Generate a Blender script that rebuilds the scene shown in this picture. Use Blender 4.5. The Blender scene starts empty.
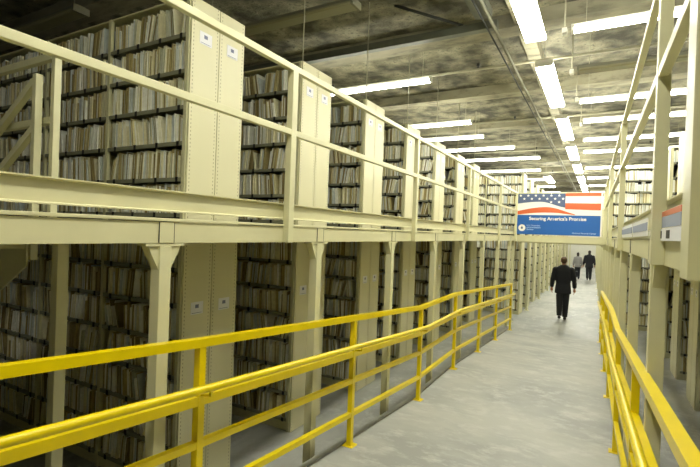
import bpy, bmesh, math, random
from math import sin, cos, pi, radians, atan2, sqrt
from mathutils import Vector, Matrix
random.seed(7)
SC = bpy.context.scene
COL = SC.collection

# ---------------------------------------------------------------- camera, world, exposure
EYE = 2.27                                   # camera height above the lower concrete floor
cd = bpy.data.cameras.new('camera'); cam = bpy.data.objects.new('camera', cd); COL.objects.link(cam)
SC.camera = cam
cd.sensor_width = 36.0; cd.sensor_fit = 'HORIZONTAL'; cd.lens = 450.0 / 700.0 * 36.0
cd.clip_start = 0.05; cd.clip_end = 200
_y, _p, _r = radians(29.17), radians(-0.34), radians(2.06)
fw = Vector((-sin(_y) * cos(_p), cos(_y) * cos(_p), sin(_p)))
rt = Vector((cos(_y), sin(_y), 0)); up = rt.cross(fw)
rt2 = rt * cos(_r) + up * sin(_r); up2 = rt2.cross(fw)
cam.matrix_world = Matrix(((rt2.x, up2.x, -fw.x, 0), (rt2.y, up2.y, -fw.y, 0), (rt2.z, up2.z, -fw.z, EYE), (0, 0, 0, 1)))

W = bpy.data.worlds.new('world'); SC.world = W; W.use_nodes = True
W.node_tree.nodes['Background'].inputs[0].default_value = (0.75, 0.85, 0.8, 1)
W.node_tree.nodes['Background'].inputs[1].default_value = 0.004
SC.view_settings.view_transform = 'Standard'
SC.view_settings.look = 'None'
SC.view_settings.gamma = 1.0
SC.view_settings.exposure = 1.6
SC.view_settings.use_curve_mapping = False
LAMP = 13.0                                   # radiance of the fluorescent lenses
LAMP_COLOR = (1.0, 0.99, 0.90)

# ---------------------------------------------------------------- materials
def srgb(h):
    out = []
    for c in h:
        c /= 255.0
        out.append(c / 12.92 if c <= 0.04045 else ((c + 0.055) / 1.055) ** 2.4)
    return out
def mat(name, col, rough=0.5, metal=0.0, noise=0.0, nscale=8.0, bump=0.0, emit=None, spec=0.5):
    m = bpy.data.materials.new(name); m.use_nodes = True
    nt = m.node_tree; b = nt.nodes['Principled BSDF']
    c = srgb(col)
    b.inputs['Roughness'].default_value = rough; b.inputs['Metallic'].default_value = metal
    b.inputs['Specular IOR Level'].default_value = spec
    tc = nt.nodes.new('ShaderNodeTexCoord'); nz = nt.nodes.new('ShaderNodeTexNoise')
    nz.inputs['Scale'].default_value = nscale; nz.inputs['Detail'].default_value = 4
    nt.links.new(tc.outputs['Object'], nz.inputs['Vector'])
    rp = nt.nodes.new('ShaderNodeValToRGB')
    rp.color_ramp.elements[0].position = 0.3; rp.color_ramp.elements[1].position = 0.7
    rp.color_ramp.elements[0].color = [x * (1 - noise) for x in c] + [1]
    rp.color_ramp.elements[1].color = [min(1, x * (1 + noise)) for x in c] + [1]
    nt.links.new(nz.outputs['Fac'], rp.inputs['Fac']); nt.links.new(rp.outputs['Color'], b.inputs['Base Color'])
    if bump:
        bp = nt.nodes.new('ShaderNodeBump'); bp.inputs['Strength'].default_value = bump
        bp.inputs['Distance'].default_value = 0.02
        nt.links.new(nz.outputs['Fac'], bp.inputs['Height']); nt.links.new(bp.outputs['Normal'], b.inputs['Normal'])
    if emit:
        b.inputs['Emission Color'].default_value = list(emit[0]) + [1]; b.inputs['Emission Strength'].default_value = emit[1]
    return m

M = {}
M['cream'] = mat('cream_paint', (213, 208, 163), 0.42, noise=0.05, nscale=3)
M['steel_cream'] = mat('cream_steel_paint', (214, 210, 166), 0.38, noise=0.04, nscale=5)
M['shelf'] = mat('olive_shelf_paint', (142, 142, 114), 0.5, noise=0.1)
M['clip'] = mat('black_clip', (22, 22, 20), 0.5)
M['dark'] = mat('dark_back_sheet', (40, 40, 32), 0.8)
M['yellow'] = mat('yellow_enamel', (232, 206, 0), 0.28, noise=0.05, nscale=6)
M['card'] = mat('white_card', (232, 232, 232), 0.6)
M['ink'] = mat('blue_grey_print', (120, 126, 150), 0.6)
M['black_ink'] = mat('black_print', (25, 22, 20), 0.6)
M['lens'] = mat('lit_fluorescent_lens', (250, 250, 245), 0.4, emit=(LAMP_COLOR, LAMP))
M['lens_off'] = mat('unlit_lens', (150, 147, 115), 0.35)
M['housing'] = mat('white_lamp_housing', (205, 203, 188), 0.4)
M['housing_off'] = mat('dimmed_lamp_housing', (128, 126, 106), 0.5)  # same housing painted darker, dimness of the unlit lamps put into the colour
M['galv'] = mat('galvanised_conduit', (112, 110, 90), 0.55, metal=0.0, noise=0.1)
M['duct'] = mat('dark_grey_beam_paint', (92, 94, 80), 0.5, noise=0.12)
M['blackiron'] = mat('black_iron', (38, 40, 34), 0.5)
M['pipe'] = mat('grey_pipe', (172, 168, 142), 0.4, noise=0.06)
M['wall'] = mat('white_wall_paint', (226, 224, 205), 0.7, noise=0.03)
M['wall_dark'] = mat('grey_block_wall', (84, 83, 72), 0.8, noise=0.1)
M['slats'] = mat('deck_bar_paint', (160, 154, 116), 0.5)
FILE_COLS = [(232, 226, 186), (214, 204, 150), (180, 164, 106), (250, 248, 230), (196, 196, 166), (214, 220, 212), (148, 132, 82)]
FM = [mat('folder_paper_%s' % n, c, 0.8, noise=0.08, nscale=30) for n, c in zip(('cream', 'buff', 'tan', 'white', 'grey', 'pale_blue', 'brown'), FILE_COLS)]

def concrete(name, c1, c2, c3, s1, s2, rough, bump, stretch=(1, 1, 1), rough2=None, lo=.38, hi=.62):
    m = bpy.data.materials.new(name); m.use_nodes = True; nt = m.node_tree; b = nt.nodes['Principled BSDF']
    tc = nt.nodes.new('ShaderNodeTexCoord'); mp = nt.nodes.new('ShaderNodeMapping'); mp.inputs['Scale'].default_value = stretch
    nt.links.new(tc.outputs['Object'], mp.inputs['Vector'])
    def noise(s, d, r=.6):
        n = nt.nodes.new('ShaderNodeTexNoise'); n.inputs['Scale'].default_value = s; n.inputs['Detail'].default_value = d
        n.inputs['Roughness'].default_value = r
        nt.links.new(mp.outputs['Vector'], n.inputs['Vector']); return n
    a = noise(s1, 5); d = noise(s2, 6, .7)
    def ramp(l, h):
        r = nt.nodes.new('ShaderNodeValToRGB'); r.color_ramp.elements[0].position = l; r.color_ramp.elements[1].position = h; return r
    r1 = ramp(lo, hi); r1.color_ramp.elements[0].color = srgb(c1) + [1]; r1.color_ramp.elements[1].color = srgb(c2) + [1]
    r2 = ramp(.5, .68)
    nt.links.new(a.outputs['Fac'], r1.inputs['Fac']); nt.links.new(d.outputs['Fac'], r2.inputs['Fac'])
    mx = nt.nodes.new('ShaderNodeMix'); mx.data_type = 'RGBA'
    nt.links.new(r2.outputs['Color'], mx.inputs[0]); nt.links.new(r1.outputs['Color'], mx.inputs[6])
    mx.inputs[7].default_value = srgb(c3) + [1]
    nt.links.new(mx.outputs[2], b.inputs['Base Color'])
    b.inputs['Roughness'].default_value = rough
    if rough2 is not None:
        mr = nt.nodes.new('ShaderNodeMapRange'); mr.inputs[3].default_value = rough; mr.inputs[4].default_value = rough2
        nt.links.new(a.outputs['Fac'], mr.inputs[0]); nt.links.new(mr.outputs[0], b.inputs['Roughness'])
    if bump:
        bp = nt.nodes.new('ShaderNodeBump'); bp.inputs['Strength'].default_value = bump; bp.inputs['Distance'].default_value = 0.03
        nt.links.new(d.outputs['Fac'], bp.inputs['Height']); nt.links.new(bp.outputs['Normal'], b.inputs['Normal'])
    return m
M['floor'] = concrete('polished_concrete', (138, 140, 132), (166, 167, 156), (178, 178, 170), 0.9, 4.0, 0.42, 0.03, (1, .6, 1), 0.6)
M['ramp'] = concrete('trowelled_concrete', (146, 147, 138), (168, 168, 156), (178, 178, 167), 1.1, 5.0, 0.5, 0.03, (.8, 1.2, 1), 0.65)
M['ceiling'] = concrete('rough_stained_concrete', (78, 76, 62), (162, 157, 132), (62, 61, 50), 2.0, 16.0, 0.85, 1.0, (1, 1, 1), None, .40, .60)
M['joist'] = concrete('ceiling_joist_concrete', (118, 114, 94), (170, 165, 138), (106, 102, 86), 0.8, 5.0, 0.85, 0.3, (.4, 1, 1))

def perforated():
    """cream sheet steel with two columns of punched slots at each long edge; holes are a surface pattern in object space (y across, z up)"""
    m = bpy.data.materials.new('perforated_cream_panel'); m.use_nodes = True; nt = m.node_tree; b = nt.nodes['Principled BSDF']
    tc = nt.nodes.new('ShaderNodeTexCoord'); sp = nt.nodes.new('ShaderNodeSeparateXYZ'); nt.links.new(tc.outputs['Object'], sp.inputs[0])
    def mth(op, a, bb=None):
        n = nt.nodes.new('ShaderNodeMath'); n.operation = op
        for i, v in enumerate((a, bb)):
            if v is None: continue
            if isinstance(v, (int, float)): n.inputs[i].default_value = v
            else: nt.links.new(v, n.inputs[i])
        return n.outputs[0]
    zz = mth('LESS_THAN', mth('ABSOLUTE', mth('SUBTRACT', mth('FRACT', mth('DIVIDE', sp.outputs['Z'], 0.032)), 0.5)), 0.22)
    ay = mth('ABSOLUTE', sp.outputs['Y'])
    c1 = mth('LESS_THAN', mth('ABSOLUTE', mth('SUBTRACT', ay, 0.128)), 0.0035)
    hole = mth('MULTIPLY', zz, c1)
    mx = nt.nodes.new('ShaderNodeMix'); mx.data_type = 'RGBA'
    nt.links.new(hole, mx.inputs[0]); mx.inputs[6].default_value = srgb((217, 212, 170)) + [1]; mx.inputs[7].default_value = srgb((150, 142, 104)) + [1]
    nt.links.new(mx.outputs[2], b.inputs['Base Color']); b.inputs['Roughness'].default_value = 0.42
    return m
M['panel'] = perforated()

# ---------------------------------------------------------------- mesh helpers
class MB:
    def __init__(s): s.v = []; s.f = []; s.m = []; s.mats = []; s.smooth = []
    def mi(s, m):
        if m not in s.mats: s.mats.append(m)
        return s.mats.index(m)
    def add(s, vs, fs, m, smooth=False):
        o = len(s.v); s.v += [tuple(v) for v in vs]; k = s.mi(m)
        for f in fs: s.f.append([i + o for i in f]); s.m.append(k); s.smooth.append(smooth)
    def box(s, x0, x1, y0, y1, z0, z1, m, T=None):
        vs = [(x0, y0, z0), (x1, y0, z0), (x1, y1, z0), (x0, y1, z0), (x0, y0, z1), (x1, y0, z1), (x1, y1, z1), (x0, y1, z1)]
        if T is not None: vs = [T @ Vector(v) for v in vs]
        s.add(vs, [(0, 3, 2, 1), (4, 5, 6, 7), (0, 1, 5, 4), (1, 2, 6, 5), (2, 3, 7, 6), (3, 0, 4, 7)], m)
    def bbox(s, x0, x1, y0, y1, z0, z1, m, r=0.004):
        """box with its edges bevelled"""
        bm = bmesh.new(); bmesh.ops.create_cube(bm, size=1)
        for v in bm.verts: v.co = Vector(((x0 + x1) / 2 + v.co.x * (x1 - x0), (y0 + y1) / 2 + v.co.y * (y1 - y0), (z0 + z1) / 2 + v.co.z * (z1 - z0)))
        bmesh.ops.bevel(bm, geom=bm.edges[:], offset=r, segments=2, profile=.7, affect='EDGES')
        bm.verts.index_update()
        s.add([v.co[:] for v in bm.verts], [[v.index for v in f.verts] for f in bm.faces], m); bm.free()
    def prism(s, pts, axis, a, b, m):
        """extrude a 2-D outline along axis ('x','y','z') from a to b"""
        def P(p, t): return {'x': (t, p[0], p[1]), 'y': (p[0], t, p[1]), 'z': (p[0], p[1], t)}[axis]
        n = len(pts); vs = [P(p, a) for p in pts] + [P(p, b) for p in pts]
        s.add(vs, [list(range(n))[::-1], [n + i for i in range(n)]] + [(i, (i + 1) % n, n + (i + 1) % n, n + i) for i in range(n)], m)
    def tube(s, pts, r, m, n=10, caps=True):
        pts = [Vector(p) for p in pts]; rs = r if isinstance(r, (list, tuple)) else [r] * len(pts)
        vs = []; fs = []
        for i, p in enumerate(pts):
            a = pts[max(i - 1, 0)]; b = pts[min(i + 1, len(pts) - 1)]; d = (b - a).normalized()
            u = d.cross(Vector((0, 0, 1)));
            if u.length < .05: u = d.cross(Vector((0, 1, 0)))
            u.normalize(); w = u.cross(d)
            for k in range(n):
                t = 2 * pi * k / n; vs.append(p + (u * cos(t) + w * sin(t)) * rs[i])
        for i in range(len(pts) - 1):
            for k in range(n):
                fs.append((i * n + k, i * n + (k + 1) % n, (i + 1) * n + (k + 1) % n, (i + 1) * n + k))
        if caps: fs.append(list(range(n))); fs.append([(len(pts) - 1) * n + k for k in range(n)][::-1])
        s.add(vs, fs, m, True)
    def bar(s, pts, w, h, m):
        """rectangular bar swept along points, vertical height h and width w"""
        pts = [Vector(p) for p in pts]; vs = []; fs = []
        for i, p in enumerate(pts):
            a = pts[max(i - 1, 0)]; b = pts[min(i + 1, len(pts) - 1)]; d = (b - a).normalized()
            u = d.cross(Vector((0, 0, 1))).normalized(); q = u.cross(d)
            for du, dq in ((-1, -1), (1, -1), (1, 1), (-1, 1)): vs.append(p + u * du * w / 2 + q * dq * h / 2)
        for i in range(len(pts) - 1):
            for k in range(4): fs.append((i * 4 + k, i * 4 + (k + 1) % 4, (i + 1) * 4 + (k + 1) % 4, (i + 1) * 4 + k))
        fs.append((3, 2, 1, 0)); e = (len(pts) - 1) * 4; fs.append((e, e + 1, e + 2, e + 3))
        s.add(vs, fs, m)
    def mesh(s, name, fix=True):
        me = bpy.data.meshes.new(name); me.from_pydata(s.v, [], s.f)
        for m in s.mats: me.materials.append(m)
        me.polygons.foreach_set('material_index', s.m); me.polygons.foreach_set('use_smooth', s.smooth)
        if fix:
            bm = bmesh.new(); bm.from_mesh(me); bmesh.ops.recalc_face_normals(bm, faces=bm.faces); bm.to_mesh(me); bm.free()
        me.update(); return me
    def build(s, name, parent=None, loc=(0, 0, 0)): return link(name, s.mesh(name), parent, loc)

def link(name, me, parent=None, loc=(0, 0, 0), rz=0):
    o = bpy.data.objects.new(name, me); COL.objects.link(o); o.location = loc; o.rotation_euler = (0, 0, rz)
    if parent: o.parent = parent
    return o
def tag(o, label, cat, group=None, kind=None):
    o['label'] = label; o['category'] = cat
    if group: o['group'] = group
    if kind: o['kind'] = kind
    return o
def thing(name, label, cat, loc=(0, 0, 0), rz=0, group=None):
    o = bpy.data.objects.new(name, None); COL.objects.link(o); o.empty_display_size = .1
    o.location = loc; o.rotation_euler = (0, 0, rz)
    return tag(o, label, cat, group)
def struct(name, mb): o = mb.build(name); o['kind'] = 'structure'; return o
ORD = ['nearest', 'second', 'third', 'fourth', 'fifth', 'sixth', 'seventh', 'eighth', 'ninth', 'tenth', 'eleventh', 'twelfth', 'thirteenth',
       'fourteenth', 'fifteenth', 'sixteenth', 'seventeenth', 'eighteenth', 'nineteenth', 'twentieth']
def nth(k): return ORD[k] if k else 'nearest'
SK = 0.0155                                   # the right-hand rows run slightly askew to the left-hand ones
def RX(x, y): return (x - SK * y, y)

# ---------------------------------------------------------------- the setting
FAR = 44.0; CEIL = 5.5
m = MB(); m.box(-12, 9, -5, FAR, -.1, 0, M['floor']); struct('floor', m)
m = MB(); m.box(-12, 9, -5, FAR, CEIL, CEIL + .15, M['ceiling'])
for i in range(17):
    y = 0.75 + i * 3.1
    if y > FAR - 1: break
    m.box(-12, 9, y - .17, y + .17, CEIL - .2, CEIL, M['joist'])
m.box(-1.19, -.99, -5, FAR, CEIL - .18, CEIL, M['joist'])
struct('ceiling', m)
m = MB(); m.box(-12.1, -12, -5, FAR, 0, CEIL, M['wall_dark']); struct('wall_left', m)
m = MB(); m.box(9, 9.1, -5, FAR, 0, CEIL, M['wall_dark']); struct('wall_right', m)
m = MB(); m.box(-12, 9, FAR, FAR + .1, 0, CEIL, M['wall']); struct('wall_far', m)
m = MB(); m.box(-12, 9, -5.1, -5, 0, CEIL, M['wall_dark']); struct('wall_near', m)

RAMP = [(-5.0, .85), (-1.2, .79), (1.72, .535), (5.13, .275), (6.6, .28), (11.42, .015)]
def rz_(y):
    for (a, za), (b, zb) in zip(RAMP, RAMP[1:]):
        if y <= b: return za + (zb - za) * (y - a) / (b - a)
    return .015
def rightrail(y): return .272 - .0195 * y
m = MB(); vs = []; fs = []
for y, z in RAMP + [(11.5, 0.002)]:
    xr = rightrail(y) + .03
    vs += [(-1.90, y, 0), (-1.90, y, z), (xr, y, z), (xr, y, 0)]
n = len(RAMP) + 1
for i in range(n - 1):
    a, b = i * 4, i * 4 + 4
    for k in range(4): fs.append((a + k, a + (k + 1) % 4, b + (k + 1) % 4, b + k))
fs += [(0, 1, 2, 3), (4 * n - 1, 4 * n - 2, 4 * n - 3, 4 * n - 4)]
m.add(vs, fs, M['ramp'])
r_ = m.build('ramp'); tag(r_, 'long pale concrete ramp sloping down the central aisle between yellow railings', 'ramp'); r_['kind'] = 'structure'
for nm, xx in (('left', lambda y: -1.93), ('right', lambda y: rightrail(y) + .05)):
    m = MB(); m.bar([(xx(y), y, z - .012) for y, z in RAMP], .05, .05, M['floor'])
    o = m.build('ramp_kerb'); tag(o, 'thin grey steel kerb along the %s edge of the ramp' % nm, 'kerb')

# ---------------------------------------------------------------- file stacks
U_SH = [2.36 + .295 * k for k in range(6)]; U_TOP = 4.135; U_Z0 = 2.285
L_SH = [.14 + .295 * k for k in range(7)]; L_TOP = 2.19; L_Z0 = 0.0
BAY = 1.07; DEP = .31
SM = {}
def stack_meshes(level, sx):
    key = (level, sx)
    if key in SM: return SM[key]
    z0, top = (U_Z0, U_TOP) if level == 'U' else (L_Z0, L_TOP)
    h = top - z0; D = {}
    p = MB(); p.bbox(-.012 if sx < 0 else 0, 0 if sx < 0 else .012, -.151, .151, 0, h, M['panel'], .003)
    D['panel'] = p.mesh('end_panel')
    # outside face of the panel is at x=0, looking towards the aisle (+x for the left rows, -x for the right rows)
    o = -sx
    c = MB()
    def bx(a, b, *r): c.box(min(a * o, b * o), max(a * o, b * o), *r)
    bx(.0005, .002, -.066, .066, -.052, .052, M['card']); bx(.002, .0025, -.02, .018, .0, .03, M['ink']); bx(.002, .0025, -.055, .05, -.042, -.038, M['ink'])
    D['card'] = c.mesh('label_card')
    c = MB(); c.box(-.018, .018, 0, .03, 0, h, M['steel_cream']); D['upright'] = c.mesh('upright')
    c = MB()
    c.box(min(0, sx * (BAY - .04)), max(0, sx * (BAY - .04)), 0, 2 * DEP, -.014, 0, M['shelf'])
    c.box(min(0, sx * (BAY - .04)), max(0, sx * (BAY - .04)), -.004, .0, -.03, .002, M['shelf'])
    for q in (.07, .33, .62, .9):
        x = sx * q; c.box(x - .014, x + .014, -.007, -.002, -.036, .006, M['clip'])
    D['shelf'] = c.mesh('shelf')
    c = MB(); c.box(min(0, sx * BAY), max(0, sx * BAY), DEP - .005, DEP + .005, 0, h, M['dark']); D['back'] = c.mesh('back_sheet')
    c = MB(); c.box(min(0, sx * BAY), max(0, sx * BAY), 0, 2 * DEP, -.012, 0.0, M['steel_cream']); D['top'] = c.mesh('top_sheet')
    c = MB(); c.box(min(0, sx * BAY), max(0, sx * BAY), .02, 2 * DEP - .02, 0, .1, M['steel_cream']); D['plinth'] = c.mesh('plinth')
    SM[key] = D; return D

SIZES = []                                     # every file laid out: (corner of the shelf run, thickness, height, depth, lean, colour)
def stack(level, sx, x, n, bays, label, group, frame, card_z, fbays, coarse=1.0, pale=False):
    """one double-faced range; x = its aisle end, n = the y of its near face, sx = the way it runs"""
    D = stack_meshes(level, sx); z0, top, sh = (U_Z0, U_TOP, U_SH) if level == 'U' else (L_Z0, L_TOP, L_SH)
    X, Y = frame(x, n); rz = SK if frame is RX else 0
    root = thing('file_stack', label, 'shelving', (X, Y, z0), rz, group)
    for j in (0, 1):
        yy = .157 + .309 * j
        p = link('end_panel', D['panel'], root, (0, yy, 0))
        if card_z is not None:
            k = link('label_card', D['card'], p, (0, 0, card_z - z0)); k['label'] = 'small white card'
    for b in range(bays + 1):
        link('upright', D['upright'], root, (sx * (.035 if b == 0 else b * BAY), -.006, 0))
    for b in range(bays):
        bx = sx * (b * BAY + .02)
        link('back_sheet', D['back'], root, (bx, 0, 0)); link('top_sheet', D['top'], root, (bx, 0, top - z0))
        if level == 'L': link('plinth', D['plinth'], root, (bx, 0, 0))
        for s in sh: link('shelf', D['shelf'], root, (bx + sx * .02, 0, s - z0))
    R = Matrix.Translation((X, Y, 0)) @ Matrix.Rotation(rz, 4, 'Z')
    for b in range(fbays):
        for ri, s in enumerate(sh):
            t = .055 + b * BAY; end = (b + 1) * BAY - .03
            lean = 0
            while t < end - .02:
                if random.random() < .05 and coarse == 1: t += random.uniform(.02, .06); lean = random.choice((-1, 1)) * random.uniform(.1, .3)
                w = random.uniform(.011, .032) * coarse
                if t + w > end: break
                lean = lean * .9 + random.gauss(0, .015)
                SIZES.append((R, sx, t, w, s, random.uniform(.222, .256) if random.random() < .9 else random.uniform(.18, .215), lean if abs(lean) > .03 else 0,
                              random.choice([0, 3, 3, 5, 4, 0] if pale else [0, 0, 1, 3, 2, 3, 4, 5, 6, 0]), (level, sx, n, b, ri), random.uniform(.004, .03)))
                t += w + random.uniform(.0005, .004)
    return root

# left rows: n = y of the near face.  rows before the bridge stand back at x=-2.95, rows beyond reach x=-2
NL = [2.53 + 1.545 * k for k in range(7)]
for k, n in enumerate(NL):
    bays = 6 if k == 0 else 4
    fb = 6 if k == 0 else (2 if k < 4 else 1)
    stack('U', -1, -2.95, n, bays, '%s cream file stack up on the left deck, counted from the camera, packed with folders' % nth(k).capitalize(),
          'file stacks on the left upper deck', lambda a, b: (a, b), 3.83, fb)
    stack('L', -1, -2.95, n, bays, '%s shaded file stack below the left deck, counted from the camera' % nth(k).capitalize(),
          'file stacks under the left deck', lambda a, b: (a, b), 1.575, fb)
NF = [13.9 + 1.56 * k for k in range(14)]
for k, n in enumerate(NF):
    for lv, w1 in (('U', 'upper'), ('L', 'lower')):
        stack(lv, -1, -2.02, n, (5 if lv == 'U' else 3) if k == 0 else 1, '%s %s cream file stack past the blue sign, left of the aisle' % (nth(k).capitalize(), w1),
              'left %s stacks beyond the bridge' % w1, lambda a, b: (a, b), None, (5 if lv == 'U' else 2) if k == 0 else 1, 1.3 if k == 0 else 2.4, pale=(lv == 'U'))
        stack(lv, 1, .36, n - .3, (4 if lv == 'U' else 2) if k == 0 else 1, '%s %s cream file stack past the blue sign, right of the aisle' % (nth(k).capitalize(), w1),
              'right %s stacks beyond the bridge' % w1, RX, None, (4 if lv == 'U' else 2) if k == 0 else 1, (5 if lv == 'U' else 1.3) if k == 0 else 2.4, pale=(lv == 'U'))
NR = [4.53 + 1.555 * k for k in range(5)]
for k, n in enumerate(NR):
    stack('U', 1, 1.30, n, 3, '%s pale file stack up on the right deck, counted from the camera' % nth(k).capitalize(),
          'file stacks on the right upper deck', RX, 3.83, 1, pale=True)
    stack('L', 1, 1.30, n, 3, '%s file stack below the right deck, counted from the camera' % nth(k).capitalize(),
          'file stacks under the right deck', RX, 1.575, 1)

# individual folders: the nearest bays of the nearest left stack, upper then lower
def file_geo(mb, R, sx, t, w, s, h, lean, ci, dy, y_in=0.27):
    T = R @ Matrix.Translation((sx * (t + w / 2), 0, s)) @ Matrix.Rotation(-lean * sx, 4, 'Y')
    k = max(1, int(w / .012)); ww = w / k
    for q in range(k):
        a = -w / 2 + q * ww; hh = h - (0 if k == 1 else random.uniform(0, .012)); d = dy + (0 if k == 1 else random.uniform(0, .006))
        mb.box(a, a + ww * .93, d, y_in, .001, hh, FM[ci if random.random() < .55 else random.choice((0, 3, 3, 5, 6, 2))], T)
def prio(e):
    lv, sx, n, b, ri = e[8]
    if sx != -1 or abs(n - NL[0]) > .01: return 1e9
    if lv == 'U': return {0: 0, 1: 2}.get(b, 9) + (5 - ri) * .01
    return {0: 1}.get(b, 9) + (6 - ri) * .01
order = sorted(SIZES, key=prio); near = order[:300]; rest = order[300:]
ROWN_U = ['bottom', 'second', 'third', 'fourth', 'fifth', 'top']
ROWN_L = ['bottom', 'second', 'third', 'fourth', 'fifth', 'sixth', 'top']
CN = ['cream', 'buff', 'tan', 'white', 'grey', 'pale blue-grey', 'brown']
protos = {}; cnt = {}
def num(k):
    if k <= 1: return 'first'
    if k <= 20: return ORD[k - 1]
    t, u = divmod(k, 10); tens = {2: 'twent', 3: 'thirt', 4: 'fort', 5: 'fift', 6: 'sixt'}[t]
    return tens + 'ieth' if u == 0 else tens + 'y-' + ['first'] [0] if u == 1 else tens + 'y-' + ORD[u - 1]
def proto(ci, v):
    if (ci, v) not in protos:
        mb = MB(); st = random.getstate(); random.seed(100 + ci * 7 + v)
        k = 2 + v; ww = .024 / k
        mb.box(-.012, -.0095, 0, .25, .001, .228, FM[ci]); mb.box(.0105, .012, .002, .25, .001, .222, FM[ci])
        for q in range(k):
            a = -.0094 + q * (.0196 / k)
            mb.box(a, a + .0196 / k * .8, random.uniform(.002, .016), .248, .004, random.uniform(.2, .224), FM[random.choice((0, 3, 3, 5, ci, 6))])
        random.setstate(st); protos[(ci, v)] = mb.mesh('file_folder')
    return protos[(ci, v)]
for (R, sx, t, w, s, h, lean, ci, key, dy) in near:
    o = bpy.data.objects.new('file_folder', proto(ci, random.randrange(3))); COL.objects.link(o)
    o.matrix_world = R @ Matrix.Translation((sx * (t + w / 2), dy, s)) @ Matrix.Rotation(-lean * sx, 4, 'Y') @ Matrix.Diagonal((w / .024, 1, h / .228, 1))
    lv, _, n, b, ri = key
    row = ROWN_U[ri] if lv == 'U' else ROWN_L[ri]
    
    where = 'nearest upper left stack' if lv == 'U' else 'nearest lower left stack'
    cnt[key] = cnt.get(key, 0) + 1
    tag(o, '%s folder, %s from the %s, %s shelf, %s' % (CN[ci].capitalize(), num(cnt[key]), 'end panel' if b == 0 else 'first upright', row, where), 'file folder',
        'folders on the %s shelf of the %s' % (row, where))
mb = MB()
for (R, sx, t, w, s, h, lean, ci, key, dy) in rest: file_geo(mb, R, sx, t, w, s, h, lean, ci, dy)
o = link('file_folders', mb.mesh('file_folders', fix=False))
tag(o, 'remaining rows of paper folders filling the file stacks on both sides and both levels', 'file folders', kind='stuff')

# hanging rods that tie the left stacks to the ceiling
rod = MB(); rod.tube([(0, 0, 0), (0, 0, CEIL - U_TOP)], .007, M['pipe'], 6)
rodm = rod.mesh('ceiling_rod')
for k, n in enumerate(NL[1:]):
    o = link('ceiling_rod', rodm, None, (-2.96, n + .01, U_TOP))
    tag(o, 'thin steel rod dropping from ceiling to the %s stack on the left deck' % nth(k + 1), 'rod', 'ceiling rods on the left stacks')

# ---------------------------------------------------------------- posts, beams, decks
def post_mesh(sx):
    """column with its cap plate and gusset brackets; sx = side of the face towards the aisle"""
    m = MB(); m.bbox(-.036, .036, -.036, .036, .012, 2.155, M['steel_cream'], .005); c = m.mesh('column')
    m = MB(); m.box(-.036, .036, -.12, .12, 2.155, 2.168, M['steel_cream']); cap = m.mesh('cap_plate')
    gm = []
    for q in (1, -1):
        g = MB(); g.prism([(.036 * q, 2.155), (.1 * q, 2.155), (.085 * q, 2.12), (.036 * q, 2.03)], 'x', -.028, .028, M['steel_cream']); gm.append(g.mesh('gusset_bracket'))
    b = MB(); b.box(-.07, .07, -.07, .07, 0, .012, M['steel_cream']); bm_ = b.mesh('base_plate')
    return c, cap, gm[0], gm[1], bm_
PM = post_mesh(1)
def post(x, y, rz, label, group):
    r = thing('deck_post', label, 'post', (x, y, 0), rz, group)
    for nm, me in zip(('column', 'cap_plate', 'gusset_bracket', 'gusset_bracket', 'base_plate'), PM): link(nm, me, r)
LP = [1.60 + 1.485 * k for k in range(8)]
for k, y in enumerate(LP):
    post(-2.036, y, 0, '%s cream steel post under the left deck edge, counted from the camera' % nth(k).capitalize(), 'posts under the left deck edge')
RP = [2.86 + 1.43 * k for k in range(7)]
for k, y in enumerate(RP):
    X, Y = RX(.313, y); post(X, Y, SK, '%s cream steel post under the right deck edge, counted from the camera' % nth(k).capitalize(), 'posts under the right deck edge')
r = thing('landing_post', 'shaded plain cream post standing behind the others near the stair landing', 'post', (-2.99, 1.60, 0))
m = MB(); m.bbox(-.035, .035, -.035, .035, .012, 2.255, M['steel_cream'], .005); m.build('column', r)
m = MB(); m.box(-.07, .07, -.07, .07, 0, .012, M['steel_cream']); m.build('base_plate', r)
BP = [(-2.05, 12.66), (.08, 12.66)]
for k, (x, y) in enumerate(BP):
    post(x, y, 0, 'Cream post holding the %s end of the sign bridge' % ('left', 'right')[k], 'posts of the sign bridge')
FP = [14.9 + 3.1 * k for k in range(8)]
for k, y in enumerate(FP):
    post(-1.95, y, 0, '%s slim post past the sign bridge, left of the aisle' % nth(k).capitalize(), 'left posts beyond the bridge')
    X, Y = RX(.30, y - .3); post(X, Y, SK, '%s slim post past the sign bridge, right of the aisle' % nth(k).capitalize(), 'right posts beyond the bridge')

def edge_beam(y0, y1, sgn, nm, seams, x, rz):
    """sgn=+1: aisle face on +x.  parts: web, lip, stiffener plates"""
    r = thing('edge_beam', 'deep cream steel beam along the %s deck edge at eye level' % nm, 'beam', (x, 0, 2.17), rz)
    a = MB()
    a.prism([(sgn * .05, 0), (sgn * .05, .012), (sgn * .004, .012), (sgn * .004, .10), (sgn * .05, .10), (sgn * .05, .112), (-sgn * .0, .112), (-sgn * .004, .0)], 'y', y0, y1, M['cream']) if False else \
        a.bbox(min(0, -sgn * .1), max(0, -sgn * .1), y0, y1, 0, .112, M['cream'], .003)
    a.build('beam_web', r)
    b = MB(); b.bbox(min(sgn * .008, -sgn * .1), max(sgn * .008, -sgn * .1), y0, y1, .115, .132, M['cream'], .004); b.build('deck_lip', r)
    for s in seams:
        c = MB(); c.bbox(min(0, sgn * .004), max(0, sgn * .004), s - .045, s + .045, .002, .11, M['cream'], .0015)
        for e in (-.048, .045): c.box(min(0, sgn * .0045), max(0, sgn * .0045), s + e, s + e + .003, .002, .11, M['dark'])
        c.build('stiffener_plate', r)
    return r
edge_beam(-3, 12.6, 1, 'left', LP, -2.0, 0)
edge_beam(-3, 12.6, -1, 'right', RP, .275, SK)
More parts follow.
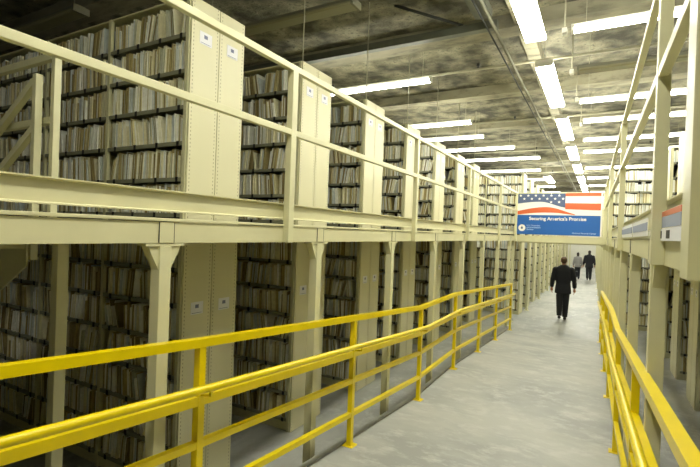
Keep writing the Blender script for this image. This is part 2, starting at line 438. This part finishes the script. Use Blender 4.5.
def toe_beam(y0, y1, sgn, nm, x, rz):
    r = thing('toe_beam', 'cream channel set on edge just above the %s deck' % nm, 'beam', (x, 0, 2.335), rz)
    a = MB(); d = -sgn
    a.prism([(0, 0), (0, .006), (d * .022, .012), (d * .022, .103), (0, .109), (0, .115), (d * .03, .115), (d * .03, 0)], 'y', y0, y1, M['cream'])
    a.build('channel', r)
toe_beam(-3, 12.6, 1, 'left', -2.0, 0)
toe_beam(-3, 12.6, -1, 'right', .275, SK)

def deck(name, x0, x1, y0, y1, label, z=2.255, parent=None):
    m = MB(); x = x0
    while x < x1: m.box(x, x + .041, y0, y1, z + .013, z + .025, M['slats']); x += .052
    y = y0
    while y < y1: m.box(x0, x1, y, y + .05, z - .055, z + .015, M['slats']); y += 1.465
    o = m.build(name)
    return o
o = deck('deck_grating', -8.9, -2.15, 1.70, 13.3, ''); tag(o, 'cream slatted deck carrying the left upper stacks', 'deck')
o = deck('deck_grating', -3.25, -2.15, -3, 1.68, ''); tag(o, 'cream slatted landing at the head of the stair, left', 'deck')
o = deck('deck_grating', .46, 4.4, -3, 13.0, ''); o.rotation_euler.z = SK; tag(o, 'cream slatted deck carrying the right upper stacks', 'deck')

# guard rails of the decks
def guard(nm, x, sgn, stan, ztop, zmid, rz, y0, y1, w, near_w=None):
    r = thing('guard_rail', 'cream steel guard rail along the %s upper deck' % nm, 'railing', (x, 0, 2.17), rz)
    w0 = w
    for i_, s in enumerate(stan):
        w = near_w if near_w and i_ == 1 else w0
        a = MB(); a.bbox(min(0, sgn * .05), max(0, sgn * .05), s - w / 2, s + w / 2, 0, ztop - 2.17, M['steel_cream'], .004); a.build('stanchion', r)
    for z, q in ((ztop, 'top_rail'), (zmid, 'middle_rail')):
        a = MB(); a.bbox(min(sgn * .01, sgn * .048), max(sgn * .01, sgn * .048), y0, y1, z - 2.17 - .021, z - 2.17 + .021, M['steel_cream'], .004); a.build(q, r)
guard('left', -2.0, 1, [.12, 2.62, 5.13, 7.62, 10.34, 12.5], 3.42, 2.96, 0, -3, 12.6, .06)
guard('right', .275, -1, [-1.1, 1.54, 2.36, 5.3, 8.3, 11.2], 3.46, 3.00, SK, -3, 12.6, .06, .12)

# ---------------------------------------------------------------- stair beside the nearest stack
r = thing('stair', 'shaded cream steel stair going down behind the left deck edge', 'stairs', (-3.32, 0, 0))
sl = .60; L = 2.28 / sl
for y in (.72, 1.56):
    m = MB(); m.prism([(0, 2.24), (0, 1.96), (-L + .36, 0.0), (-L - .1, 0.0), (-L - .1, .06), (-.1, 2.28)], 'y', y, y + .012, M['cream']); m.build('stringer', r)
nt_ = 12
for i in range(nt_):
    x = -(i + .5) * L / nt_; z = 2.28 - (i + 1) * 2.28 / (nt_ + 1)
    m = MB(); m.box(x - .14, x + .14, .733, 1.559, z - .03, z, M['cream']); m.build('tread', r)
m = MB(); m.bbox(-.025, .02, 1.575, 1.62, 2.0, 3.24, M['steel_cream'], .004); m.build('rail_post', r)
for q, zz in (('hand_rail', 3.2), ('middle_rail', 2.88)):
    m = MB(); m.bar([(-.03, 1.60, zz), (-L + .2, 1.60, zz - (L - .2) * sl)], .04, .045, M['steel_cream']); m.build(q, r)
m = MB(); m.bbox(-L + .17, -L + .22, 1.58, 1.62, 0, 3.2 - (L - .2) * sl, M['steel_cream'], .004); m.build('rail_post', r)
r = thing('landing_guard', 'cream guard rail crosswise behind the stair, in front of the nearest stack', 'railing', (-3.22, 1.66, 2.28))
m = MB(); m.bbox(-.022, .022, -.022, .022, 0, 1.10, M['steel_cream'], .004); m.build('stanchion', r)
m = MB(); m.bbox(-3.62, -3.57, -.022, .022, 0, 1.10, M['steel_cream'], .004); m.build('stanchion', r)
for q, z in (('top_rail', 1.09), ('middle_rail', .66)):
    m = MB(); m.bbox(-3.57, -.03, -.02, .02, z - .024, z + .024, M['steel_cream'], .004); m.build(q, r)

# ---------------------------------------------------------------- yellow ramp railings
def yellow(nm, xf, inner, posts, y0, y1):
    r = thing('ramp_railing', 'bright yellow four-rail railing along the %s side of the ramp' % nm, 'railing', (xf(0), 0, 0))
    x00 = xf(0)
    ys = [y0, -1.2, 1.72, 5.13, 6.6, y1]
    for q, dz, w, h in (('top_rail', 1.11, .05, .045), ('back_rail', .80, .038, .05), ('middle_rail', .565, .038, .038), ('low_rail', .275, .038, .038)):
        m = MB(); m.bar([(xf(y) - x00, y, rz_(y) + dz) for y in ys], w, h, M['yellow']); m.build(q, r)
    m = MB(); m.tube([(xf(y) - x00 + inner * .085, y, rz_(y) + .885) for y in ys], .021, M['yellow'], 12); m.build('handrail', r)
    for y in posts:
        z = rz_(y); x = xf(y) - x00
        m = MB(); m.bbox(x - .022, x + .022, y - .022, y + .022, z + .008, z + 1.09, M['yellow'], .003)
        p = m.build('post', r)
        m = MB(); m.box(x - .05, x + .05, y - .05, y + .05, z - .02, z + .008, M['yellow']); m.build('foot_plate', p)
        m = MB(); m.tube([(x, y, z + .83), (x + inner * .085, y, z + .84), (x + inner * .085, y, z + .87)], .007, M['yellow'], 8); m.build('rail_bracket', p)
PY = [-3.4, -1.7, .02, 1.72, 3.44, 5.13, 6.6, 8.14, 9.66, 11.38]
yellow('left', lambda y: -1.85, 1, PY, -4.5, 11.4)
yellow('right', rightrail, -.7, [-3.4, -1.7, -.1, 1.55, 3.2, 4.9, 6.6, 8.2, 9.8, 11.3], -4.5, 11.35)

# ---------------------------------------------------------------- bridge and sign
r = thing('sign_bridge', 'cream walkway bridge crossing the aisle below the blue flag sign', 'bridge', (-2.0, 12.6, 2.12))
m = MB(); m.bbox(0, 2.08, 0, .08, .03, .2, M['cream'], .004); m.build('front_beam', r)
m = MB(); m.bbox(0, 2.08, .87, .95, 0, .2, M['cream'], .004); m.build('rear_beam', r)
m = MB(); m.box(0, 2.08, .081, .869, .13, .17, M['slats']); m.build('deck_plate', r)
for z, q in ((1.28, 'top_rail'), (.85, 'middle_rail')):
    m = MB(); m.bbox(.041, 2.039, .0, .04, z, z + .042, M['steel_cream'], .004); m.build(q, r)
for x in (0, 2.04):
    m = MB(); m.bbox(x, x + .04, 0, .04, .2, 1.33, M['steel_cream'], .004); m.build('stanchion', r)

SW, SH_ = 1.94, 1.06
sg = thing('flag_sign', 'blue sign with a waving flag and white lettering hung on the bridge', 'sign', (-1.97, 12.575, 2.35))
ms = {k: mat('sign_' + k, c, .35) for k, c in dict(blue=(38, 98, 172), navy=(84, 98, 128), red=(214, 102, 56), white=(238, 236, 226), pale=(170, 198, 232)).items()}
m = MB(); m.box(0, SW, 0, .014, 0, SH_, ms['blue']); m.build('board', sg)
def band(fa, fb, x0, x1, y, mt, n=24):
    mb = MB(); vs = []; fs = []
    for i in range(n + 1):
        x = x0 + (x1 - x0) * i / n; a, b = fa(x), fb(x)
        vs += [(x, -y, a), (x, -y, b), (x, 0, b), (x, 0, a)]
    for i in range(n):
        for k in range(4): fs.append((4 * i + k, 4 * i + (k + 1) % 4, 4 * i + 4 + (k + 1) % 4, 4 * i + 4 + k))
    fs += [(0, 1, 2, 3), (4 * n + 3, 4 * n + 2, 4 * n + 1, 4 * n)]
    mb.add(vs, fs, mt); return mb
def smooth(x, a, b): t = min(1, max(0, (x - a) / (b - a))); return t * t * (3 - 2 * t)
wav = lambda x, base: base + .07 * sin(min(x, 1.3) / 1.3 * pi * 1.0) - .10 * smooth(x, .8, 1.5)
o = band(lambda x: .505 + .0 * x, lambda x: SH_, 0, SW, .002, ms['white'], 4).build('flag_ground', sg)
# left part of the flag: canton above, white, red, white bands
o = band(lambda x: .80 + .05 * sin(x / 1.15 * pi) - .10 * smooth(x, .55, 1.15), lambda x: SH_, 0, 1.15, .004, ms['navy']).build('canton', sg)
st = MB(); 
for i, (sx_, sz) in enumerate([(x, z) for z in (0, 1, 2) for x in range(6)]):
    cx = .08 + sx_ * .185 + (sz % 2) * .09; cz = SH_ - .05 - sz * .085 - .0
    lim = .80 + .05 * sin(cx / 1.15 * pi) - .10 * smooth(cx, .55, 1.15)
    if cz < lim + .03 or cx > 1.1: continue
    pts = [(cx + (.038 if q % 2 == 0 else .017) * sin(q * pi / 5), cz + (.038 if q % 2 == 0 else .017) * cos(q * pi / 5)) for q in range(10)]
    st.prism(pts, 'y', -.0055, -.004, ms['white'])
st.build('star', sg)['kind'] = 'stuff'
band(lambda x: .51 + .06 * sin(x / 1.4 * pi) * (x < 1.4) , lambda x: max(.60 + .115 * sin(x / 1.45 * pi) - .085 * smooth(x, .7, 1.4), .512), 0.0, 1.38, .004, ms['red']).build('lower_red_stripe', sg)
band(lambda x: .505, lambda x: .515 + .055 * sin(min(max(x - .35, 0), .95) / .95 * pi), 0, SW, .006, ms['white']).build('lower_white_stripe', sg)
band(lambda x: .66 - .02 * smooth(x, 1.15, 1.9), lambda x: .815 - .01 * smooth(x, 1.15, 1.9), 1.15, SW, .004, ms['red']).build('middle_red_stripe', sg)
band(lambda x: .99 + .0 * x, lambda x: SH_ - .012 * sin(x * 3), 1.15, SW, .004, ms['red']).build('upper_red_stripe', sg)
m = MB(); m.box(SW, SW + .03, 0, .014, 0, SH_, ms['white']); m.build('side_edging', sg)
def text(body, size, x, z, mt, name, bold=.0, align='LEFT', shear=0, parent=sg, y=-.003):
    cu = bpy.data.curves.new(name, 'FONT'); cu.body = body; cu.size = size; cu.offset = bold; cu.align_x = align; cu.shear = shear; cu.extrude = .0012
    t = bpy.data.objects.new(name, cu); COL.objects.link(t); bpy.context.view_layer.update()
    me = bpy.data.meshes.new_from_object(t.evaluated_get(bpy.context.evaluated_depsgraph_get()))
    bpy.data.objects.remove(t); me.materials.clear(); me.materials.append(mt)
    me.transform(Matrix.Rotation(pi / 2, 4, 'X'))
    return link(name, me, parent, (x, y, z))
text("Securing America's Promise", .118, .97, .375, ms['white'], 'slogan_lettering', .003, 'CENTER')
text('U.S. Citizenship\nand Immigration\nServices', .052, .25, .215, ms['pale'], 'agency_lettering', .001)
text('National Records Center', .052, 1.86, .045, ms['pale'], 'office_lettering', .001, 'RIGHT')
m = MB(); m.prism([(.135 + .088 * cos(a * pi / 16), .165 + .088 * sin(a * pi / 16)) for a in range(32)], 'y', -.003, -.0005, ms['white'])
m.prism([(.135 + .03 * cos(a), .165 + .035 * sin(a)) for a in (pi / 2, pi * .95, pi * 1.3, pi * 1.7, pi * 2.05)], 'y', -.0045, -.003, ms['navy'])
m.prism([(.135 + .01 * cos(a), .205 + .012 * sin(a)) for a in [q * pi / 4 for q in range(8)]], 'y', -.0045, -.003, ms['navy'])
m.build('round_seal', sg)

# banner strips and a marker card on the right deck edge
for k, (ya, yb) in enumerate(((1.86, 2.72), (2.92, 3.9), (3.98, 5.5))):
    X, Y = RX(.262, ya); r = thing('banner_strip', 'pale banner strip %s on the right deck edge' % ('with an orange stripe, nearest' , 'in grey blue and white, second', 'whitish, third')[k], 'banner', (X, Y, 2.30), SK)
    L_ = yb - ya
    m = MB(); m.box(0, .004, 0, L_, 0.0, .10, ms['white']); m.build('cloth', r)
    m = MB(); m.box(-.002, 0, 0, L_, .03, .075, mat('banner_grey_blue_%s' % 'abc'[k], (150, 160, 180), .5)); m.build('blue_band', r)
    if k == 0:
        m = MB(); m.box(-.002, 0, 0, L_, .076, .098, ms['red']); m.build('orange_band', r)
X, Y = RX(.258, 1.8)
r = thing('marker_card', 'small cream card with two black squares on the right deck edge', 'card', (X, Y, 2.275), SK)
m = MB(); m.box(0, .003, 0, .66, 0, .05, M['card']); m.build('card', r)
for a in (.28, .5):
    m = MB(); m.box(-.001, 0, a, a + .09, .01, .042, M['black_ink']); m.build('black_square', r)

# ---------------------------------------------------------------- lamps
def lamp_meshes(L_, w, lit):
    a = MB(); h = .055
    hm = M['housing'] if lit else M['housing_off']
    a.prism([(-w * .3, 0), (w * .3, 0), (w * .3, h), (-w * .3, h)], 'x', 0, L_, hm)
    b = MB()
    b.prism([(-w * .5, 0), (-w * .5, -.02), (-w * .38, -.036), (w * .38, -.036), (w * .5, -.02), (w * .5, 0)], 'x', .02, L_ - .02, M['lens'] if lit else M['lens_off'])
    c = MB()
    c.box(-.012, .019, -w * .5, w * .5, -.04, .045, hm); e1 = c
    c2 = MB(); c2.box(L_ - .019, L_ + .012, -w * .5, w * .5, -.04, .045, hm)
    return a.mesh('housing'), b.mesh('lens'), c.mesh('end_cap'), c2.mesh('end_cap')
LM = {}
def lamp(x, y, z, rz, L_, w, lit, label, group, hang=True):
    k = (L_, w, lit)
    if k not in LM: LM[k] = lamp_meshes(L_, w, lit)
    r = thing('ceiling_light', label, 'light', (x, y, z), rz, group)
    for nm, me in zip(('housing', 'lens', 'end_cap', 'end_cap'), LM[k]): link(nm, me, r)
    if hang:
        kk = ('w', round(CEIL - z, 2))
        if kk not in LM:
            q = MB(); q.tube([(0, 0, .05), (0, 0, CEIL - z)], .004, M['pipe'], 5); LM[kk] = q.mesh('hanger_wire')
        for d in (.15, L_ - .15): link('hanger_wire', LM[kk], r, (d, 0, 0))
ZL = EYE + 2.6
# aisle row: long lights end to end down the centre
ya = [-2.85 + 3.35 * k for k in range(14)]
for k, y in enumerate(ya):
    lamp(-.835, y + .04, ZL, pi / 2, 2.42, .25, True, '%s wide ceiling light of the row above the aisle' % nth(k).capitalize(), 'wide ceiling lights above the aisle')
for k, y in enumerate((6.35, 7.96, 9.56, 11.67)):  # white boxes added to stand for bright glints beside the lamps
    r = thing('glint_box', '%s small white box standing in for a glint beside the aisle ceiling lights' % nth(k).capitalize(), 'glint stand-in', (-.5, y, ZL + .02), 0, 'white glint boxes by the aisle lights')
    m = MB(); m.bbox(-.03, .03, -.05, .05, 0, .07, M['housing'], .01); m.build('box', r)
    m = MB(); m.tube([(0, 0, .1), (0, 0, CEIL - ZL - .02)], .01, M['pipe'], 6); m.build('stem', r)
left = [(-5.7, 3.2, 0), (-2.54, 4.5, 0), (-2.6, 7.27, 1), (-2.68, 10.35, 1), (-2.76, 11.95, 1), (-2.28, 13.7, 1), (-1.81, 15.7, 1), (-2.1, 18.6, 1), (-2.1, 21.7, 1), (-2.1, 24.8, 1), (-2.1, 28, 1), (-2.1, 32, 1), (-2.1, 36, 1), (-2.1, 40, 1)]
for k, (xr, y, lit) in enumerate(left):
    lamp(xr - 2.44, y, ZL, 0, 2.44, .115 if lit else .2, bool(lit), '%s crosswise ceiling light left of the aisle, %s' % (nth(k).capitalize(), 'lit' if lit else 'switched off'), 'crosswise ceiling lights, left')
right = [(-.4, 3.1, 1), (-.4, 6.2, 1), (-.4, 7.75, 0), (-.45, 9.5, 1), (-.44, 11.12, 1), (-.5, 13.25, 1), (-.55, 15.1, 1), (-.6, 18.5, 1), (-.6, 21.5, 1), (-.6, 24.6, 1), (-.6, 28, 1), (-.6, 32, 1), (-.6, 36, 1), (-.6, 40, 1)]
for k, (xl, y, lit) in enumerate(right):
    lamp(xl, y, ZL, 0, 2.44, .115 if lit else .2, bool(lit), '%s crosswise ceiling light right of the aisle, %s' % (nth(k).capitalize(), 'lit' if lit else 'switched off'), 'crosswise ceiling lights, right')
    if k % 2 == 1: lamp(xl + 2.7, y, ZL, 0, 2.44, .13, True, '%s outer crosswise ceiling light over the right stacks' % nth(k // 2).capitalize(), 'outer crosswise ceiling lights, right')

lamp(-2.1, 20.4, ZL, pi / 2, 2.42, .275, True, 'lone wide lengthwise ceiling light left of the aisle row, beyond the sign', 'lone lengthwise light')
# ---------------------------------------------------------------- ceiling services
m = MB(); m.bbox(-7.5, -1.36, 6.40, 6.52, EYE + 2.90, EYE + 3.01, M['duct'], .01); o = m.build('steel_strut'); tag(o, 'dark grey steel strut running crosswise below the ceiling', 'beam')
for k, x in enumerate((-1.47, -1.38)):
    m = MB(); m.tube([(x, -4.5, EYE + 2.86), (x, FAR - .5, EYE + 2.86)], .012 + .010 * k, M['galv'] if k else M['blackiron'], 10); o = m.build('conduit')
    tag(o, ('thin dark conduit', 'thicker grey conduit')[k] + ' running lengthwise under the ceiling left of the lights', 'conduit')
m = MB(); m.tube([(-2.68, 5.86, CEIL), (-1.85, 6.44, EYE + 3.02)], .022, M['blackiron'], 8); o = m.build('brace_rod'); tag(o, 'black slanting brace rod between ceiling and grey strut', 'rod')
m = MB(); m.bbox(-1.58, -1.36, 5.3, 6.1, CEIL - .33, CEIL - .22, M['duct'], .01); o = m.build('cable_tray'); tag(o, 'short dark grey box under the ceiling beside the conduits', 'cable tray')
for k, y in enumerate((8.0, 11.9, 16.2, 22.0)):
    r = thing('sprinkler_pipe', '%s crosswise sprinkler pipe under the ceiling' % nth(k).capitalize(), 'pipe', (0, y, EYE + 2.93), 0, 'sprinkler pipes')
    m = MB(); m.tube([(-7.5, 0, 0), (4, 0, 0)], .022, M['pipe'], 10); m.build('pipe', r)
    for x in (-5, -2.0, 1.2):
        m = MB(); m.tube([(x, 0, 0), (x, 0, .06)], .012, M['blackiron'], 8); m.tube([(x, 0, .06), (x, 0, .10)], [.03, .028], M['blackiron'], 10); m.build('sprinkler_head', r)

# ---------------------------------------------------------------- people
def limb(mb, pts, rs, mt, n=14, flat=1.0, sub=3):
    """tapered limb through points with smooth interpolation"""
    P = [Vector(p) for p in pts]; out = []; rr = []
    for i in range(len(P) - 1):
        p0 = P[max(i - 1, 0)]; p1 = P[i]; p2 = P[i + 1]; p3 = P[min(i + 2, len(P) - 1)]
        for k in range(sub):
            t = k / sub
            out.append(.5 * ((2 * p1) + (p2 - p0) * t + (2 * p0 - 5 * p1 + 4 * p2 - p3) * t * t + (3 * p1 - p0 - 3 * p2 + p3) * t ** 3))
            rr.append(rs[i] + (rs[i + 1] - rs[i]) * t)
    out.append(P[-1]); rr.append(rs[-1])
    mb.tube(out, rr, mt, n)
def rings(mb, rows, mt, n=24):
    """stack of ellipses: (cx, cy, z, rx, ry)"""
    vs = []; fs = []
    for cx, cy, z, rx, ry in rows:
        for k in range(n):
            t = 2 * pi * k / n; c, s = cos(t), sin(t)
            e = .82
            vs.append((cx + rx * math.copysign(abs(c) ** e, c), cy + ry * math.copysign(abs(s) ** e, s), z))
    for i in range(len(rows) - 1):
        for k in range(n): fs.append((i * n + k, i * n + (k + 1) % n, (i + 1) * n + (k + 1) % n, (i + 1) * n + k))
    fs.append(list(range(n))[::-1]); fs.append([(len(rows) - 1) * n + k for k in range(n)])
    mb.add(vs, fs, mt, True)
def ball(mb, c, r, mt, T=None):
    bm = bmesh.new(); bmesh.ops.create_icosphere(bm, subdivisions=3, radius=1)
    bm.verts.index_update()
    vs = [Vector((v.co.x * r[0], v.co.y * r[1], v.co.z * r[2])) for v in bm.verts]
    if T is not None: vs = [T @ v for v in vs]
    mb.add([v + Vector(c) for v in vs], [[v.index for v in f.verts] for f in bm.faces], mt, True); bm.free()
def fuse(mb, name, mt, voxel, parent, it=3):
    """one continuous surface from overlapping lofts"""
    me = mb.mesh(name); o = link(name, me, None)
    md = o.modifiers.new('r', 'REMESH'); md.mode = 'VOXEL'; md.voxel_size = voxel; md.use_smooth_shade = True
    s = o.modifiers.new('s', 'SMOOTH'); s.iterations = it; s.factor = .5
    bpy.context.view_layer.update()
    m2 = bpy.data.meshes.new_from_object(o.evaluated_get(bpy.context.evaluated_depsgraph_get()))
    bpy.data.objects.remove(o); m2.materials.clear(); m2.materials.append(mt); m2.name = name
    for p in m2.polygons: p.use_smooth = True
    return link(name, m2, parent)
def person(label, loc, rz, H, skin, hair_m, top_m, leg_m, shoe_m, shoulder, stride, hair_long=False, jacket_len=.0, vox=.008, build_=1.0):
    """faces +y; stride = forward reach of the right foot"""
    r = thing('person', label, 'person', loc, rz)
    k = H / 1.78
    def S(*p): return tuple(a * k for a in p)
    b = MB(); X = skin
    # legs, with walking stride (left leg behind)
    def leg(side, fwd, lift):
        hip = (side * .085, 0, .90); knee = (side * .08, fwd * .45 + .02, .49 + lift * .3); ank = (side * .07, fwd * .95, .09 + lift)
        return hip, knee, ank
    legs = [leg(1, stride, 0), leg(-1, -stride, .05 if stride else 0)]
    for hip, knee, ank in legs: limb(b, [S(*hip), S(*knee), S(*ank)], [.07 * k, .048 * k, .034 * k], X)
    for hip, knee, ank in legs: limb(b, [S(ank[0], ank[1] - .03, ank[2] - .03), S(ank[0], ank[1] + .12, max(.035, ank[2] - .055))], [.036 * k, .03 * k], X)
    sh = shoulder
    rings(b, [tuple(a * k for a in q) for q in ((0, 0, .84, .11, .08), (0, 0, .95, .14, .095), (0, .0, 1.08, .135, .095), (0, 0, 1.25, .16, .11), (0, 0, 1.40, sh * .85, .10), (0, 0, 1.465, sh * .5, .07), (0, 0, 1.50, .06, .055))], X)
    limb(b, [S(0, -.01, 1.44), S(0, 0, 1.53), S(0, .012, 1.60)], [.058 * k, .052 * k, .05 * k], X)
    ball(b, S(0, .018, 1.675), S(.074, .093, .108), X); ball(b, S(0, .045, 1.60), S(.05, .055, .045), X)
    ball(b, S(0, .115, 1.655), S(.014, .02, .024), X)
    for s in (-1, 1):
        ball(b, S(s * .075, .008, 1.66), S(.012, .02, .03), X)
        ball(b, S(s * .03, .098, 1.68), S(.016, .012, .01), X)
    ball(b, S(0, .098, 1.618), S(.024, .012, .009), X)
    arms = []
    for s in (-1, 1):
        f = -s * stride * .35
        a = [(s * (sh - .015), 0, 1.43), (s * (sh + .055), -.02 + f * .3, 1.14), (s * (sh + .075), .04 + f, .90)]
        arms.append(a); limb(b, [S(*q) for q in a], [.052 * k, .042 * k, .028 * k], X)
        w = Vector(a[2]); hd = Vector((0, .02, -1)).normalized()
        limb(b, [S(*w), S(*(w + hd * .05)), S(*(w + hd * .095))], [.026 * k, .036 * k, .034 * k], X)
        for j, (dy, ln) in enumerate(((.03, .068), (.011, .078), (-.009, .072), (-.028, .056))):
            p0 = w + hd * .085 + Vector((0, dy, 0)); p1 = p0 + hd * ln * .5 + Vector((-s * .004, 0, 0)); p2 = p0 + hd * ln + Vector((-s * .018, 0, 0))
            limb(b, [S(*p0), S(*p1), S(*p2)], [.0095 * k, .009 * k, .0075 * k], X, 8)
        p0 = w + hd * .03 + Vector((0, .025, 0)); limb(b, [S(*p0), S(*(p0 + Vector((-s * .01, .03, -.035)))), S(*(p0 + Vector((-s * .015, .036, -.065))))], [.012 * k, .0105 * k, .009 * k], X, 8)
    fuse(b, 'body', skin, vox * .6, r, 1)
    # jacket: torso, skirt and sleeves in one piece
    j = MB(); jl = .755 - jacket_len; w = build_
    rings(j, [tuple(a * k for a in q) for q in ((0, -.005, jl, .205 * w, .135), (0, -.005, jl + .12, .20 * w, .14), (0, 0, 1.04, .178 * w, .128), (0, 0, 1.22, .20 * w, .138), (0, 0, 1.38, sh + .0, .13), (0, -.005, 1.465, sh * .96, .105), (0, -.01, 1.515, sh * .62, .085), (0, -.01, 1.555, .078, .07))], top_m)
    for a in arms: limb(j, [S(*a[0]), S(*a[1]), S(a[2][0], a[2][1], a[2][2] + .02)], [.085 * k, .068 * k, .05 * k], top_m)
    for a in arms: ball(j, S(a[0][0] * .97, a[0][1], a[0][2] - .005), S(.083, .083, .075), top_m)
    fuse(j, 'jacket', top_m, vox * 1.2, r)
    t = MB()
    rings(t, [tuple(a * k for a in q) for q in ((0, 0, .74, .13, .095), (0, 0, .82, .165, .11), (0, 0, .92, .17, .118), (0, 0, 1.02, .155, .11))], leg_m)
    for hip, knee, ank in legs: limb(t, [S(hip[0], hip[1], hip[2] - .02), S(*knee), S(ank[0], ank[1], ank[2] - .01)], [.105 * k, .083 * k, .068 * k], leg_m, sub=6)
    for hip, knee, ank in legs: ball(t, S(hip[0] * .9, hip[1], .80), S(.105, .105, .13), leg_m)
    fuse(t, 'trousers', leg_m, vox * 1.2, r)
    for hip, knee, ank in legs:
        q = MB(); lift = ank[2] - .09
        limb(q, [S(ank[0], ank[1] - .055, .045 + lift), S(ank[0], ank[1] + .05, .045 + lift * .8), S(ank[0], ank[1] + .17, .034 + lift * .2)], [.043 * k, .042 * k, .03 * k], shoe_m)
        fuse(q, 'shoe', shoe_m, vox, r)
    h = MB()
    ball(h, S(0, -.004, 1.697), S(.081, .096, .094), hair_m)
    if hair_long: ball(h, S(0, -.05, 1.60), S(.075, .055, .12), hair_m)
    else: ball(h, S(0, -.045, 1.655), S(.07, .055, .06), hair_m)
    fuse(h, 'hair', hair_m, vox, r)
    return r
SK1 = mat('skin', (170, 120, 92), .5); HR = mat('dark_hair', (34, 26, 22), .6); HB = mat('brown_hair', (92, 66, 40), .6)
SUIT = mat('black_suit_cloth', (22, 23, 25), .8, noise=.1); SHOE = mat('black_shoe_leather', (16, 15, 15), .35)
GREY = mat('light_grey_knit', (150, 148, 146), .85); NAVY = mat('dark_coat_cloth', (28, 30, 36), .8); JEAN = mat('dark_trousers_cloth', (34, 36, 42), .85)
person('person in a black suit walking away down the aisle beneath the blue sign', (-.88, 13.85, 0), .06, 1.76, SK1, HB, SUIT, SUIT, SHOE, .215, .10, vox=.008, build_=1.04)
person('person in a light grey top and dark trousers walking far down the aisle', (-1.10, 28.3, 0), .0, 1.52, SK1, HR, GREY, JEAN, SHOE, .18, .06, hair_long=True, vox=.014, build_=.86, jacket_len=-.06)
person('person in a dark coat walking far down the aisle beside a person in grey', (-.53, 28.2, 0), .0, 1.66, SK1, HR, NAVY, JEAN, SHOE, .215, .12, hair_long=True, vox=.014, build_=1.05)
